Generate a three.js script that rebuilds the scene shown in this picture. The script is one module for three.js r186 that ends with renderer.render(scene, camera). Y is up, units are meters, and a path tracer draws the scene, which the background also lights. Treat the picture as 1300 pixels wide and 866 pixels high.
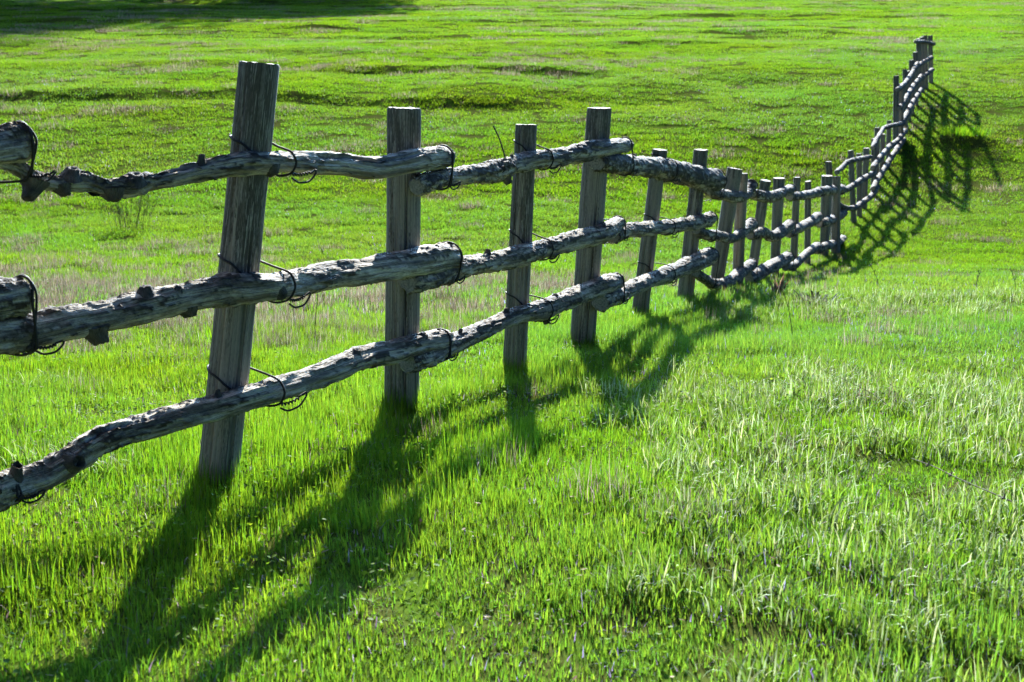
import * as THREE from 'three';
import { Sky } from 'three/addons/objects/Sky.js';
import { ImprovedNoise } from 'three/addons/math/ImprovedNoise.js';
import { mergeGeometries } from 'three/addons/utils/BufferGeometryUtils.js';

// ---------------------------------------------------------------- camera, sky, sun, exposure
const scene = new THREE.Scene();
const EYE = 1.32, PITCH = Math.atan(363 / 1625);
const camera = new THREE.PerspectiveCamera(2 * Math.atan(433 / 1625) * 180 / Math.PI, 1024 / 682, 0.1, 1500);
camera.position.set(0, EYE, 0);
camera.lookAt(0, EYE - Math.sin(PITCH) * 10, -Math.cos(PITCH) * 10);
camera.focus = 5.2;
camera.userData.fStop = 7;

const renderer = new THREE.WebGLRenderer({ antialias: true });
renderer.setSize(1024, 682);
renderer.toneMapping = THREE.LinearToneMapping;
renderer.toneMappingExposure = 4.6;
renderer.shadowMap.enabled = true;
renderer.shadowMap.type = THREE.PCFSoftShadowMap;

const SUN_ELEVATION = 24.3 * Math.PI / 180, SUN_TURN = 0.5 * Math.PI / 180;
const sunDirection = new THREE.Vector3(Math.sin(SUN_TURN) * Math.cos(SUN_ELEVATION), Math.sin(SUN_ELEVATION), -Math.cos(SUN_TURN) * Math.cos(SUN_ELEVATION));
const sky = new Sky();
sky.name = 'sky';
sky.scale.setScalar(1200);
sky.userData.kind = 'structure';
const su = sky.material.uniforms;
su.sunPosition.value.copy(sunDirection);
su.turbidity.value = 8; su.rayleigh.value = 0.6; su.mieCoefficient.value = 0.004; su.mieDirectionalG.value = 0.8;
if (su.cloudCoverage) su.cloudCoverage.value = 0.15;
scene.add(sky);
scene.environmentIntensity = 0.185;
const sun = new THREE.DirectionalLight(new THREE.Color(1, 0.95, 0.84), 5);
sun.position.copy(sunDirection).multiplyScalar(120).add(new THREE.Vector3(2, 0, -20));
sun.target.position.set(2, 0, -20);
sun.castShadow = true;
sun.shadow.radius = 1.3;
sun.shadow.mapSize.set(4096, 4096);
Object.assign(sun.shadow.camera, { left: -50, right: 50, top: 50, bottom: -50, near: 1, far: 320 });
scene.add(sun, sun.target);

// ---------------------------------------------------------------- helpers
function rng(seed) {
  let a = seed >>> 0;
  return () => { a = (a + 0x6D2B79F5) >>> 0; let t = a; t = Math.imul(t ^ (t >>> 15), t | 1); t ^= t + Math.imul(t ^ (t >>> 7), t | 61); return ((t ^ (t >>> 14)) >>> 0) / 4294967296; };
}
const perlin = new ImprovedNoise();
const noise = (x, y, z = 0.37) => perlin.noise(x + 100.13, y + 100.71, z + 50.29);
const fbm = (x, y, z = 0.37) => noise(x, y, z) + 0.5 * noise(x * 2.03, y * 2.03, z * 2.03 + 7) + 0.25 * noise(x * 4.1, y * 4.1, z * 4.1 + 13);
const clamp = (v, a = 0, b = 1) => Math.min(b, Math.max(a, v));
const smooth = (a, b, v) => { const t = clamp((v - a) / (b - a)); return t * t * (3 - 2 * t); };
const mix = (a, b, t) => a + (b - a) * t;
const V = (x, y, z) => new THREE.Vector3(x, y, z);
function curveTable(table) {                     // smooth curve through [key, value] pairs
  const n = table.length;
  const slope = table.map((_, i) => { const a = table[Math.max(0, i - 1)], b = table[Math.min(n - 1, i + 1)]; return (b[1] - a[1]) / (b[0] - a[0]); });
  return (d) => {
    if (d <= table[0][0]) return table[0][1];
    if (d >= table[n - 1][0]) return table[n - 1][1];
    let i = 0; while (table[i + 1][0] < d) i++;
    const [x0, y0] = table[i], [x1, y1] = table[i + 1], h = x1 - x0, t = (d - x0) / h, t2 = t * t, t3 = t2 * t;
    return (2 * t3 - 3 * t2 + 1) * y0 + (t3 - 2 * t2 + t) * h * slope[i] + (3 * t2 - 2 * t3) * y1 + (t3 - t2) * h * slope[i + 1];
  };
}
function geometryFrom(pos, idx, { normal, color, uv } = {}) {
  const g = new THREE.BufferGeometry();
  g.setAttribute('position', new THREE.Float32BufferAttribute(pos, 3));
  if (color) g.setAttribute('color', new THREE.Float32BufferAttribute(color, 3));
  if (uv) g.setAttribute('uv', new THREE.Float32BufferAttribute(uv, 2));
  g.setIndex(idx);
  if (normal) g.setAttribute('normal', new THREE.Float32BufferAttribute(normal, 3)); else g.computeVertexNormals();
  return g;
}
function mesh(name, geometry, material, parent) {
  const o = new THREE.Mesh(geometry, material);
  o.name = name; o.castShadow = o.receiveShadow = true;
  parent.add(o);
  return o;
}
const taken = {};
function thing(name, label, category, position, group) {
  const o = new THREE.Group();
  taken[name] = (taken[name] ?? -1) + 1;
  o.name = taken[name] ? name + '_' + String(taken[name]).padStart(3, '0') : name;
  o.userData = { label, category };
  if (group) o.userData.group = group;
  o.position.copy(position);
  scene.add(o);
  return o;
}
function noiseTexture(w, h, fn, srgb = true) {     // fn(u, v) -> [r, g, b] linear
  const data = new Uint8Array(w * h * 4), enc = (c) => 255 * (c <= 0.0031308 ? c * 12.92 : 1.055 * Math.pow(c, 1 / 2.4) - 0.055);
  for (let j = 0; j < h; j++) for (let i = 0; i < w; i++) {
    const c = fn(i / w, j / h), k = (j * w + i) * 4;
    for (let q = 0; q < 3; q++) data[k + q] = clamp(srgb ? enc(clamp(c[q])) : 255 * c[q], 0, 255);
    data[k + 3] = 255;
  }
  const t = new THREE.DataTexture(data, w, h);
  if (srgb) t.colorSpace = THREE.SRGBColorSpace;
  t.magFilter = THREE.LinearFilter; t.minFilter = THREE.LinearMipmapLinearFilter; t.generateMipmaps = true;
  t.wrapS = THREE.RepeatWrapping; t.wrapT = THREE.MirroredRepeatWrapping;
  t.needsUpdate = true;
  return t;
}

// ---------------------------------------------------------------- terrain
const profile = curveTable([[-80, 2.5], [-10, 0.35], [0, 0.14], [2.5, 0.06], [3.9, 0], [5.1, -0.11], [6.3, -0.22], [7.2, -0.3], [9, -0.49], [10, -0.57], [11, -0.68], [12.3, -0.82], [13.2, -0.95], [14.3, -1.07], [15.3, -1.16], [16.5, -1.22], [17.6, -1.2], [19, -1.12], [20.2, -1.06], [21.3, -0.95], [22, -0.84], [23, -0.64], [24.3, -0.37], [25.8, -0.1], [27.2, 0.11], [28.8, 0.42], [29.8, 0.57], [30.6, 0.67], [34, 1.05], [40, 1.6], [75, 4.35], [110, 7.5], [180, 14], [260, 18], [420, 19]]);
const openProfile = curveTable([[-80, 2.5], [-10, 0.35], [0, 0.14], [2.5, 0.06], [3.9, 0], [5.1, -0.11], [7.2, -0.3], [10, -0.57], [13, -0.9], [16.5, -1.08], [20, -0.84], [24, -0.36], [28, 0.2], [31, 0.62], [34, 1.03], [40, 1.6], [75, 4.35], [110, 7.5], [180, 14], [260, 18], [420, 19]]);     // a few steps away from the fence
const fenceX = curveTable([[0, -3.3], [3.15, -1.5], [3.9, -0.88], [5.1, -0.44], [7.2, 0.44], [10, 1.42], [13.2, 2.74], [16.3, 4], [20.2, 5.55], [24.2, 7.15], [30.6, 9.8], [40, 13.4], [420, 160]]);
// low turf steps on the far slope: distance, from x, to x, height
const TURF_STEPS = [[28, -17, 0.5, 0.25], [28.6, -1.5, 3.6, 0.2], [32.4, -4.2, 1.8, 0.3], [33.4, -11, -4.5, 0.16], [36.5, -15, -5, 0.16], [40.2, 3.8, 6.4, 0.26], [39, -4, 3, 0.12], [44, -10, 12, 0.16], [47.6, -8.4, -6, 0.3], [52, -22, 3, 0.2], [57, -3, 22, 0.2], [63, -22, 6, 0.2], [37, 9, 20, 0.14], [29.7, 2.6, 4.1, 0.22], [26, -10, -2, 0.1], [31, 2, 9, 0.1], [24.4, -12, -6, 0.08]];
function ground(x, z) {
  const d = -z, away = smooth(0.5, 4.5, Math.abs(x - fenceX(d)));
  let h = mix(profile(d), openProfile(d), smooth(0.8, 5, Math.abs(x - fenceX(d))));
  const far = smooth(12, 30, d);
  h += away * (0.05 + 0.13 * far) * noise(x * 0.11, d * 0.19, 3.1) + away * (0.025 + 0.04 * far) * noise(x * 0.33, d * 0.6, 9.2);
  h += (1 - 0.8 * far) * (0.032 * noise(x * 0.95, d * 0.95, 1.7) + 0.018 * noise(x * 2.9, d * 2.9, 5.5));
  if (d > 22 && d < 80) for (const [d0, x0, x1, up] of TURF_STEPS) {
    if (d < d0 - 3 || d > d0 + 12 || x < x0 - 2 || x > x1 + 2) continue;
    const t = d - d0 - 0.55 * noise(x * 0.35, d0) - 0.22 * noise(x * 1.4, d0 + 5);
    if (t <= 0) continue;
    h += 0.5 * up * smooth(0, up > 0.24 ? 0.8 : 1.3, t) * Math.exp(-Math.max(0, t - 0.8) / 3.2) * smooth(x0 - 1.6, x0 + 1, x) * smooth(x1 + 1.6, x1 - 1, x) * (0.9 + 0.4 * noise(x * 0.4, d0 + 11));
  }
  h += 0.15 * Math.exp(-Math.pow((x - 8.68) / 0.5, 2) - Math.pow((d - 24.75) / 0.3, 2));      // old tussock
  return h;
}
function groundNormal(x, z) {
  const e = 0.12;
  return V(ground(x - e, z) - ground(x + e, z), 2 * e, ground(x, z - e) - ground(x, z + e)).normalize();
}
{
  const rows = [], cols = [];
  for (let d = -80; d < -6; d += 4) rows.push(d);
  for (let d = -6; d < 1; d += 0.4) rows.push(d);
  for (let d = 1; d < 430; d += d < 90 ? Math.max(0.1, 0.006 * d) : 0.025 * d) rows.push(d);
  for (let i = 0; i <= 300; i++) { const s = i / 150 - 1; cols.push(14 * s + 320 * s * s * s); }
  const pos = [], idx = [], uv = [];
  for (const d of rows) for (const x of cols) { pos.push(x, ground(x, -d), -d); uv.push(x / 2.4, d / 2.4); }
  const w = cols.length;
  for (let j = 0; j < rows.length - 1; j++) for (let i = 0; i < w - 1; i++) { const a = j * w + i; idx.push(a, a + 1, a + w, a + 1, a + w + 1, a + w); }
  const soil = noiseTexture(512, 512, (u, v) => {
    const p = u * 24, q = v * 24, n = 0.5 + 0.5 * noise(p, q), f = 0.5 + 0.5 * noise(p * 4.2, q * 4.2, 3), m = smooth(0.45, 0.75, 0.5 + 0.7 * noise(p * 0.4, q * 0.4, 8));
    const k = 0.6 + 0.8 * f;
    return [mix(0.048, 0.045, m) * k + 0.02 * n * f, mix(0.058, 0.085, m) * k + 0.02 * n * f, mix(0.014, 0.008, m) * k + 0.005 * n * f];
  });
  soil.wrapT = THREE.RepeatWrapping;
  const g = mesh('ground', geometryFrom(pos, idx, { uv }), new THREE.MeshPhysicalMaterial({ map: soil, roughness: 1, specularIntensity: 0, bumpMap: soil, bumpScale: 0.006 }), scene);
  g.userData.kind = 'structure';
}

// ---------------------------------------------------------------- grass
const leafLook = { color: 0xffffff, vertexColors: true, roughness: 1, thickness: 0, side: THREE.DoubleSide };
const leafMaterial = new THREE.MeshPhysicalMaterial({ ...leafLook, transmission: 0.58, specularIntensity: 0.15, clearcoat: 0.12, clearcoatRoughness: 0.5 });
const glossyLeafMaterial = new THREE.MeshPhysicalMaterial({ ...leafLook, transmission: 0.4, specularIntensity: 0.3, clearcoat: 0.45, clearcoatRoughness: 0.55 });
const strawMaterial = new THREE.MeshPhysicalMaterial({ ...leafLook, transmission: 0.35, specularIntensity: 0.15 });
// one leaf blade: a bent, tapering strip of one colour
function blade(out, r, { x, z, y = 0, h, w, bend, turn, twist, color, segments = 3, blunt = 0.75 }) {
  const base = out.pos.length / 3, dx = Math.cos(turn), dz = Math.sin(turn), side = turn + Math.PI / 2 + twist, sx = Math.cos(side), sz = Math.sin(side);
  const add = (px, py, pz) => { out.pos.push(px, py, pz); out.color.push(...color); };
  for (let i = 0; i <= segments; i++) {
    const t = i / segments, a = bend * t, reach = h * (bend > 0.01 ? (1 - Math.cos(a)) / bend : 0), up = h * (bend > 0.01 ? Math.sin(a) / bend : t);
    const px = x + dx * reach, pz = z + dz * reach, ww = 0.5 * w * Math.pow(1 - t, blunt) * (t < 0.01 ? 0.7 : 1);
    if (i === segments) add(px, y + up, pz); else { add(px - sx * ww, y + up, pz - sz * ww); add(px + sx * ww, y + up, pz + sz * ww); }
  }
  for (let i = 0; i < segments; i++) {
    const a = base + i * 2;
    if (i === segments - 1) out.idx.push(a, a + 1, a + 2); else out.idx.push(a, a + 1, a + 2, a + 1, a + 3, a + 2);
  }
}
const pick = (r, list) => list[Math.floor(r() * list.length)];
const vary = (r, c, k = 0.25) => { const f = 1 + k * (r() * 2 - 1), g = 1 + 0.12 * (r() * 2 - 1); return [c[0] * f * g, c[1] * f, c[2] * f]; };
const GREENS = [[0.100, 0.205, 0.005], [0.115, 0.215, 0.005], [0.085, 0.185, 0.005], [0.07, 0.165, 0.006], [0.135, 0.225, 0.007]];
const STRAW = [[0.21, 0.175, 0.115], [0.16, 0.125, 0.09], [0.27, 0.235, 0.165], [0.13, 0.10, 0.08]];
function patch(seed, n, size, make) {
  const r = rng(seed), out = { pos: [], color: [], idx: [] };
  for (let k = 0; k < n; k++) {
    const a = r() * Math.PI * 2, q = size * 0.5 * Math.sqrt(r());
    make(out, r, Math.cos(a) * q, Math.sin(a) * q);
  }
  return geometryFrom(out.pos, out.idx, { color: out.color });
}
const uprightBlade = (w, h0, h1, strawShare) => (out, r, x, z) => {
  const dry = r() < strawShare, low = r() < 0.35;
  blade(out, r, { x, z, y: -0.01, h: mix(h0, h1, r() * r() * 0.6 + r() * 0.4) * (low ? 0.6 : 1), w: w * (0.6 + 0.8 * r()), bend: dry ? 0.3 + 1.8 * r() : 0.1 + 1.5 * r() * r() + (low ? 0.9 * r() : 0), turn: r() * 6.283, twist: (r() - 0.5) * 1.2, color: dry ? vary(r, pick(r, STRAW)) : vary(r, pick(r, GREENS)) });
};
const bentBlade = (w, h0, h1) => (out, r, x, z) => blade(out, r, { x, z, h: mix(h0, h1, r()), w: w * (0.6 + 0.8 * r()), bend: 0.3 + 1.5 * r(), turn: r() * 6.283, twist: (r() - 0.5) * 1.4, color: vary(r, pick(r, [[0.14, 0.23, 0.02], [0.17, 0.25, 0.045], [0.12, 0.215, 0.012], [0.27, 0.31, 0.14]])), segments: 4, blunt: 0.5 });
const strawBlade = (w, h0, h1) => (out, r, x, z) => blade(out, r, { x, z, h: mix(h0, h1, r()), w: w * (0.5 + r()), bend: 0.2 + 1.6 * r() * r(), turn: r() * 6.283, twist: (r() - 0.5), color: vary(r, pick(r, STRAW), 0.35) });
// small roundish weed leaves on short stems
const weedLeaf = (s) => (out, r, x, z) => {
  const turn = r() * 6.283, tilt = 0.3 + 0.7 * r(), y = 0.015 + 0.05 * r(), q = s * (0.6 + 0.8 * r()), color = vary(r, pick(r, GREENS)), c = Math.cos(turn), sn = Math.sin(turn), b = out.pos.length / 3;
  for (const [u, v] of [[0, 0], [0.35, 0.42], [0.8, 0.34], [1, 0], [0.8, -0.34], [0.35, -0.42]]) { const a = u * q, e = v * q, up = a * Math.sin(tilt) * (1 - 0.4 * u); out.pos.push(x + c * a * Math.cos(tilt) - sn * e, y + up + Math.abs(v) * 0.15 * q, z + sn * a * Math.cos(tilt) + c * e); out.color.push(...color); }
  for (let k = 1; k < 5; k++) out.idx.push(b, b + k, b + k + 1);
};
function dryness(x, d) {                        // share of dead, straw-coloured growth, as the field shows it
  const n = 0.5 + 0.9 * fbm(x * 0.16, d * 0.22, 4.4), behind = smooth(0.4, 1.2, fenceX(d) - x);
  const band = behind * Math.max(smooth(8.2, 9.6, d) * smooth(15.2, 12.6, d) * smooth(2.5, -0.5, x), 0.75 * smooth(6.2, 7.2, d) * smooth(10, 8, d) * smooth(-0.6, -1.6, x));
  const far = behind * smooth(18, 22, d) * smooth(0.5, 0.95, n);
  return clamp(Math.max(band * (0.5 + 0.45 * n), 0.5 * far, behind * 0.3 * smooth(5.5, 7, d) * smooth(0.55, 0.8, n), d < 7 ? 0.015 : 0.05));
}
const POST_FEET = [[-0.94, 3.9], [-0.46, 5.1], [0.01, 6.3], [0.41, 7.2], [0.92, 9], [1.38, 10], [1.77, 11], [2, 11.2]];      // uncut tufts round the posts
function lushness(x, d) {                       // how tall the sward stands
  const fence = Math.exp(-Math.pow((x - fenceX(d) - 0.25) / 0.7, 2));
  const open = smooth(0.5, 1.6, x - fenceX(d)) * smooth(1.5, 4, d);      // grazed shorter on the open side
  return 0.88 + mix(0.42, 0.12, smooth(11, 20, d)) * noise(x * 0.7, d * 0.7, 6.6) + 0.35 * fence * smooth(16, 9, d) - 0.24 * open + 0.55 * POST_FEET.reduce((s, [px, pd]) => Math.max(s, Math.exp(-((x - px) ** 2 + (d - pd) ** 2) / 0.025)), 0);
}
const paleness = (x, d) => {                    // where broad, flopped-over blades lie
  const right = smooth(0.1, 0.8, x - 0.02 * d) * smooth(6.6, 5, d);
  const n = 0.45 + 0.55 * smooth(-0.35, 0.35, noise(x * 0.9, d * 0.8, 12.2) + 0.4 * noise(x * 2.6, d * 2.6, 2.2));
  return clamp(right * n + 0.25 * smooth(8, 4, d) * smooth(0.2, 0.5, noise(x * 1.3, d * 1.3, 22.2)) + 0.4 * smooth(1.2, 2, x) * smooth(8.2, 9, d) * smooth(11, 10, d) * n);
};
function sward(name, label, category) {
  const g = new THREE.Group(); g.name = name; g.userData = { label, category, kind: 'stuff' }; scene.add(g); return g;
}
const meadow = sward('meadow_grass', 'bright green backlit meadow grass covering the whole field', 'grass');
const bentGrass = sward('bent_grass', 'pale glossy flopped-over grass blades on the right of the fence', 'grass');
const deadGrass = sward('dead_grass', 'dry straw-coloured grass patches in the field behind the fence', 'grass');
const weeds = sward('meadow_weeds', 'small round-leaved green weeds among the near grass', 'weeds');
const up = V(0, 1, 0);
// scatters copies of a few patch geometries over a stretch of the field
function scatter(parent, name, geometries, material, { from, to, step, seed, wanted, size, tint }) {
  const r = rng(seed), lists = geometries.map(() => []);
  for (let d = from; d < to; d += step) for (let x = -(0.43 * d + 1.3); x < 0.43 * d + 1.3; x += step) {
    const px = x + (r() - 0.5) * step * 1.3, pd = d + (r() - 0.5) * step * 1.3, k = r(), turn = r() * 6.283, v = r(), s2 = r();
    if (k > wanted(px, pd)) continue;
    const q = new THREE.Quaternion().setFromUnitVectors(up, groundNormal(px, -pd).lerp(up, 0.25).normalize()).multiply(new THREE.Quaternion().setFromAxisAngle(up, turn));
    const [sw, sh] = size(px, pd, s2);
    lists[Math.floor(v * geometries.length)].push({ m: new THREE.Matrix4().compose(V(px, ground(px, -pd), -pd), q, V(sw, sh, sw)), c: tint(px, pd, s2) });
  }
  let total = 0;
  lists.forEach((list, i) => {
    if (!list.length) return;
    const im = new THREE.InstancedMesh(geometries[i], material, list.length);
    list.forEach((e, k) => { im.setMatrixAt(k, e.m); im.setColorAt(k, new THREE.Color().setRGB(...e.c)); });
    im.name = name; im.userData.kind = 'stuff'; im.castShadow = im.receiveShadow = true;
    parent.add(im); total += list.length;
  });
  console.log(name, from, to, total);
}
const greenTint = (x, d, s) => {                // a mix of grass species in patches: some yellower, some more olive
  const n = fbm(x * 0.35, d * 0.35, 2.8), olive = clamp(0.35 + 1.1 * fbm(x * 0.1, d * 0.24, 51)), k = 0.94 + 0.12 * s;
  return [k * (1.06 + 0.2 * n), k, k * (1 + 2.5 * olive)];
};
const plainTint = (x, d, s) => { const k = 0.8 + 0.4 * s; return [k, k, k]; };
const six = (make) => [0, 1, 2, 3, 4, 5].map(make);
const tuft = (x, d) => smooth(-0.42, 0.1, noise(x * 2.1, d * 2.1, 31.3) + 0.25 * noise(x * 6, d * 6, 3.3));
const rings = [
  { from: 1.3, to: 8.6, step: 0.105, n: 135, patchSize: 0.2, w: 0.0039, h0: 0.03, h1: 0.12 },
  { from: 8.6, to: 20, step: 0.21, n: 230, patchSize: 0.36, w: 0.007, h0: 0.035, h1: 0.1 },
  { from: 20, to: 42, step: 0.36, n: 260, patchSize: 0.6, w: 0.012, h0: 0.035, h1: 0.095 },
  { from: 42, to: 96, step: 0.66, n: 330, patchSize: 1.1, w: 0.024, h0: 0.035, h1: 0.1 },
];
rings.forEach((q, i) => {
  const near = i === 0;
  scatter(meadow, 'grass', six((k) => patch(11 + k + i * 50, q.n, q.patchSize, uprightBlade(q.w, q.h0, q.h1, 0.03))), leafMaterial, { from: q.from, to: q.to, step: q.step, seed: 5 + i,
    wanted: (x, d) => (1 - 0.6 * dryness(x, d)) * (near ? 1 - 0.35 * paleness(x, d) : 1) * (near ? 0.45 + 0.55 * tuft(x, d) : 1),
    size: (x, d, s) => { const l = lushness(x, d) * (near ? 1 - 0.35 * paleness(x, d) : 1) * (near ? 0.5 + 0.55 * tuft(x, d) : 0.9); return [1, l * (0.8 + 0.4 * s)]; }, tint: greenTint });
  scatter(deadGrass, 'dry_grass', [0, 1, 2].map((k) => patch(311 + k + i * 50, Math.round(q.n * 0.55), q.patchSize * 1.15, strawBlade(q.w * 0.7, q.h0, q.h1 * 1.25))), strawMaterial, { from: Math.max(q.from, 1.6), to: q.to, step: q.step * 1.1, seed: 75 + i,
    wanted: (x, d) => 0.75 * dryness(x, d), size: (x, d, s) => [1, 0.6 + 0.6 * s], tint: plainTint });
});
// the short undergrowth between the taller blades
scatter(meadow, 'short_grass', six((k) => patch(811 + k, 190, 0.26, uprightBlade(0.005, 0.02, 0.065, 0.08))), leafMaterial, { from: 1.3, to: 8.6, step: 0.15, seed: 99, wanted: (x, d) => 0.5 + 0.5 * smooth(-0.35, 0.05, noise(x * 2.6, d * 2.6, 91)), size: (x, d, s) => [1, 0.75 + 0.6 * s], tint: greenTint });
scatter(bentGrass, 'pale_blades', six((k) => patch(611 + k, 64, 0.24, bentBlade(0.0056, 0.04, 0.1))), glossyLeafMaterial, { from: 1.3, to: 11.5, step: 0.12, seed: 95, wanted: paleness, size: (x, d, s) => [1, 0.8 + 0.5 * s], tint: plainTint });
scatter(weeds, 'weed_leaves', six((k) => patch(711 + k, 22, 0.2, weedLeaf(0.013))), leafMaterial, { from: 1.3, to: 6.5, step: 0.17, seed: 97, wanted: (x, d) => 0.75 * smooth(0.0, 0.3, noise(x * 1.1 + 4, d * 1.1, 41)), size: (x, d, s) => [1, 0.8 + 0.5 * s], tint: greenTint });
const litter = sward('leaf_litter', 'scattered pale dead leaf scraps lying in the near grass', 'litter');
scatter(litter, 'scraps', [0, 1, 2].map((k) => patch(761 + k, 5, 0.26, (out, r, x, z) => {
  const turn = r() * 6.283, c = Math.cos(turn), sn = Math.sin(turn), l = 0.004 + 0.008 * r(), w = 0.002 + 0.003 * r(), y = 0.008 + 0.035 * r(), tilt = (r() - 0.5) * 0.9, color = vary(r, pick(r, [[0.26, 0.21, 0.14], [0.2, 0.14, 0.09], [0.32, 0.28, 0.2], [0.14, 0.085, 0.055]])), b = out.pos.length / 3;
  for (const [u, v, q] of [[-1, 0, 0.1], [-0.3, 0.9, 0.5], [0.5, 0.7, 0.3], [1, 0, 0.5], [0.4, -0.8, 0.2], [-0.5, -0.8, 0.6]]) { out.pos.push(x + c * u * l - sn * v * w, y + u * l * tilt + q * w, z + sn * u * l + c * v * w); out.color.push(...color); }
  for (let k2 = 1; k2 < 5; k2++) out.idx.push(b, b + k2, b + k2 + 1);
})), strawMaterial, { from: 1.3, to: 7.5, step: 0.2, seed: 98, wanted: (x, d) => 0.35 + 0.5 * smooth(0, 0.3, noise(x * 1.2, d * 1.2, 61)), size: () => [1, 1], tint: plainTint });

// ---------------------------------------------------------------- log fence
const fence = thing('log_fence', 'weathered rustic fence of split posts and crooked bark-patched rails tied with black wire', 'fence', V(0, 0, 0));
// base x y z, top x y z, radius at base, radius at top
const POSTS = [
  [-2.1, 0.1, -2.1, -2.02, 1.36, -2.1, 0.06, 0.055],
  [-1.564, 0.122, -3.150, -1.375, 1.338, -3.150, 0.062, 0.051],
  [-0.939, 0.005, -3.900, -0.753, 1.297, -3.900, 0.063, 0.060],
  [-0.456, -0.109, -5.100, -0.423, 1.118, -5.100, 0.073, 0.065],
  [0.012, -0.247, -6.300, 0.069, 0.991, -6.300, 0.060, 0.052],
  [0.408, -0.251, -7.200, 0.484, 1.035, -7.200, 0.073, 0.068],
  [0.915, -0.511, -9.000, 1.032, 0.677, -9.000, 0.059, 0.052],
  [1.376, -0.548, -10.000, 1.464, 0.605, -10.000, 0.063, 0.055],
  [1.774, -0.679, -11.000, 1.906, 0.374, -11.000, 0.058, 0.067],
  [2.003, -0.744, -11.200, 2.003, 0.316, -11.200, 0.049, 0.051],
  [2.332, -0.791, -12.300, 2.429, 0.149, -12.300, 0.046, 0.053],
  [2.743, -0.987, -13.200, 2.744, 0.088, -13.200, 0.045, 0.061],
  [3.181, -1.080, -14.300, 3.173, -0.006, -14.300, 0.040, 0.039],
  [3.571, -1.161, -15.300, 3.529, -0.146, -15.300, 0.038, 0.038],
  [4.012, -1.231, -16.300, 3.996, -0.172, -16.300, 0.056, 0.070],
  [4.263, -1.231, -16.700, 4.217, -0.218, -16.700, 0.062, 0.051],
  [4.450, -1.192, -17.600, 4.326, -0.098, -17.600, 0.044, 0.043],
  [5.093, -1.097, -19.000, 4.986, -0.049, -19.000, 0.041, 0.041],
  [5.566, -1.062, -20.200, 5.545, -0.099, -20.200, 0.044, 0.049],
  [6.013, -0.981, -21.300, 5.967, -0.022, -21.300, 0.046, 0.045],
  [6.243, -0.922, -22.000, 6.205, 0.119, -22.000, 0.047, 0.047],
  [6.723, -0.771, -23.000, 6.689, 0.189, -23.000, 0.042, 0.042],
  [7.183, -0.292, -24.200, 7.117, 0.950, -24.200, 0.052, 0.051],
  [7.363, -0.327, -24.500, 7.303, 0.801, -24.500, 0.060, 0.059],
  [7.843, -0.104, -25.800, 7.750, 1.047, -25.800, 0.047, 0.047],
  [8.382, 0.096, -27.200, 8.289, 1.224, -27.200, 0.050, 0.049],
  [9.004, 0.436, -28.800, 8.901, 1.674, -28.800, 0.052, 0.052],
  [9.448, 0.582, -29.800, 9.348, 1.755, -29.800, 0.063, 0.062],
  [9.825, 0.653, -30.600, 9.727, 1.767, -30.600, 0.055, 0.055],
  [6.475, -0.863, -22.500, 6.449, -0.016, -22.500, 0.041, 0.041],
  [8.113, -0.031, -26.500, 8.026, 1.009, -26.500, 0.048, 0.048],
  [8.697, 0.294, -28.000, 8.605, 1.386, -28.000, 0.051, 0.050],
  [9.224, 0.525, -29.300, 9.123, 1.714, -29.300, 0.053, 0.053],
  [5.333, -1.076, -19.600, 5.278, -0.140, -19.600, 0.042, 0.042],
];
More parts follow.
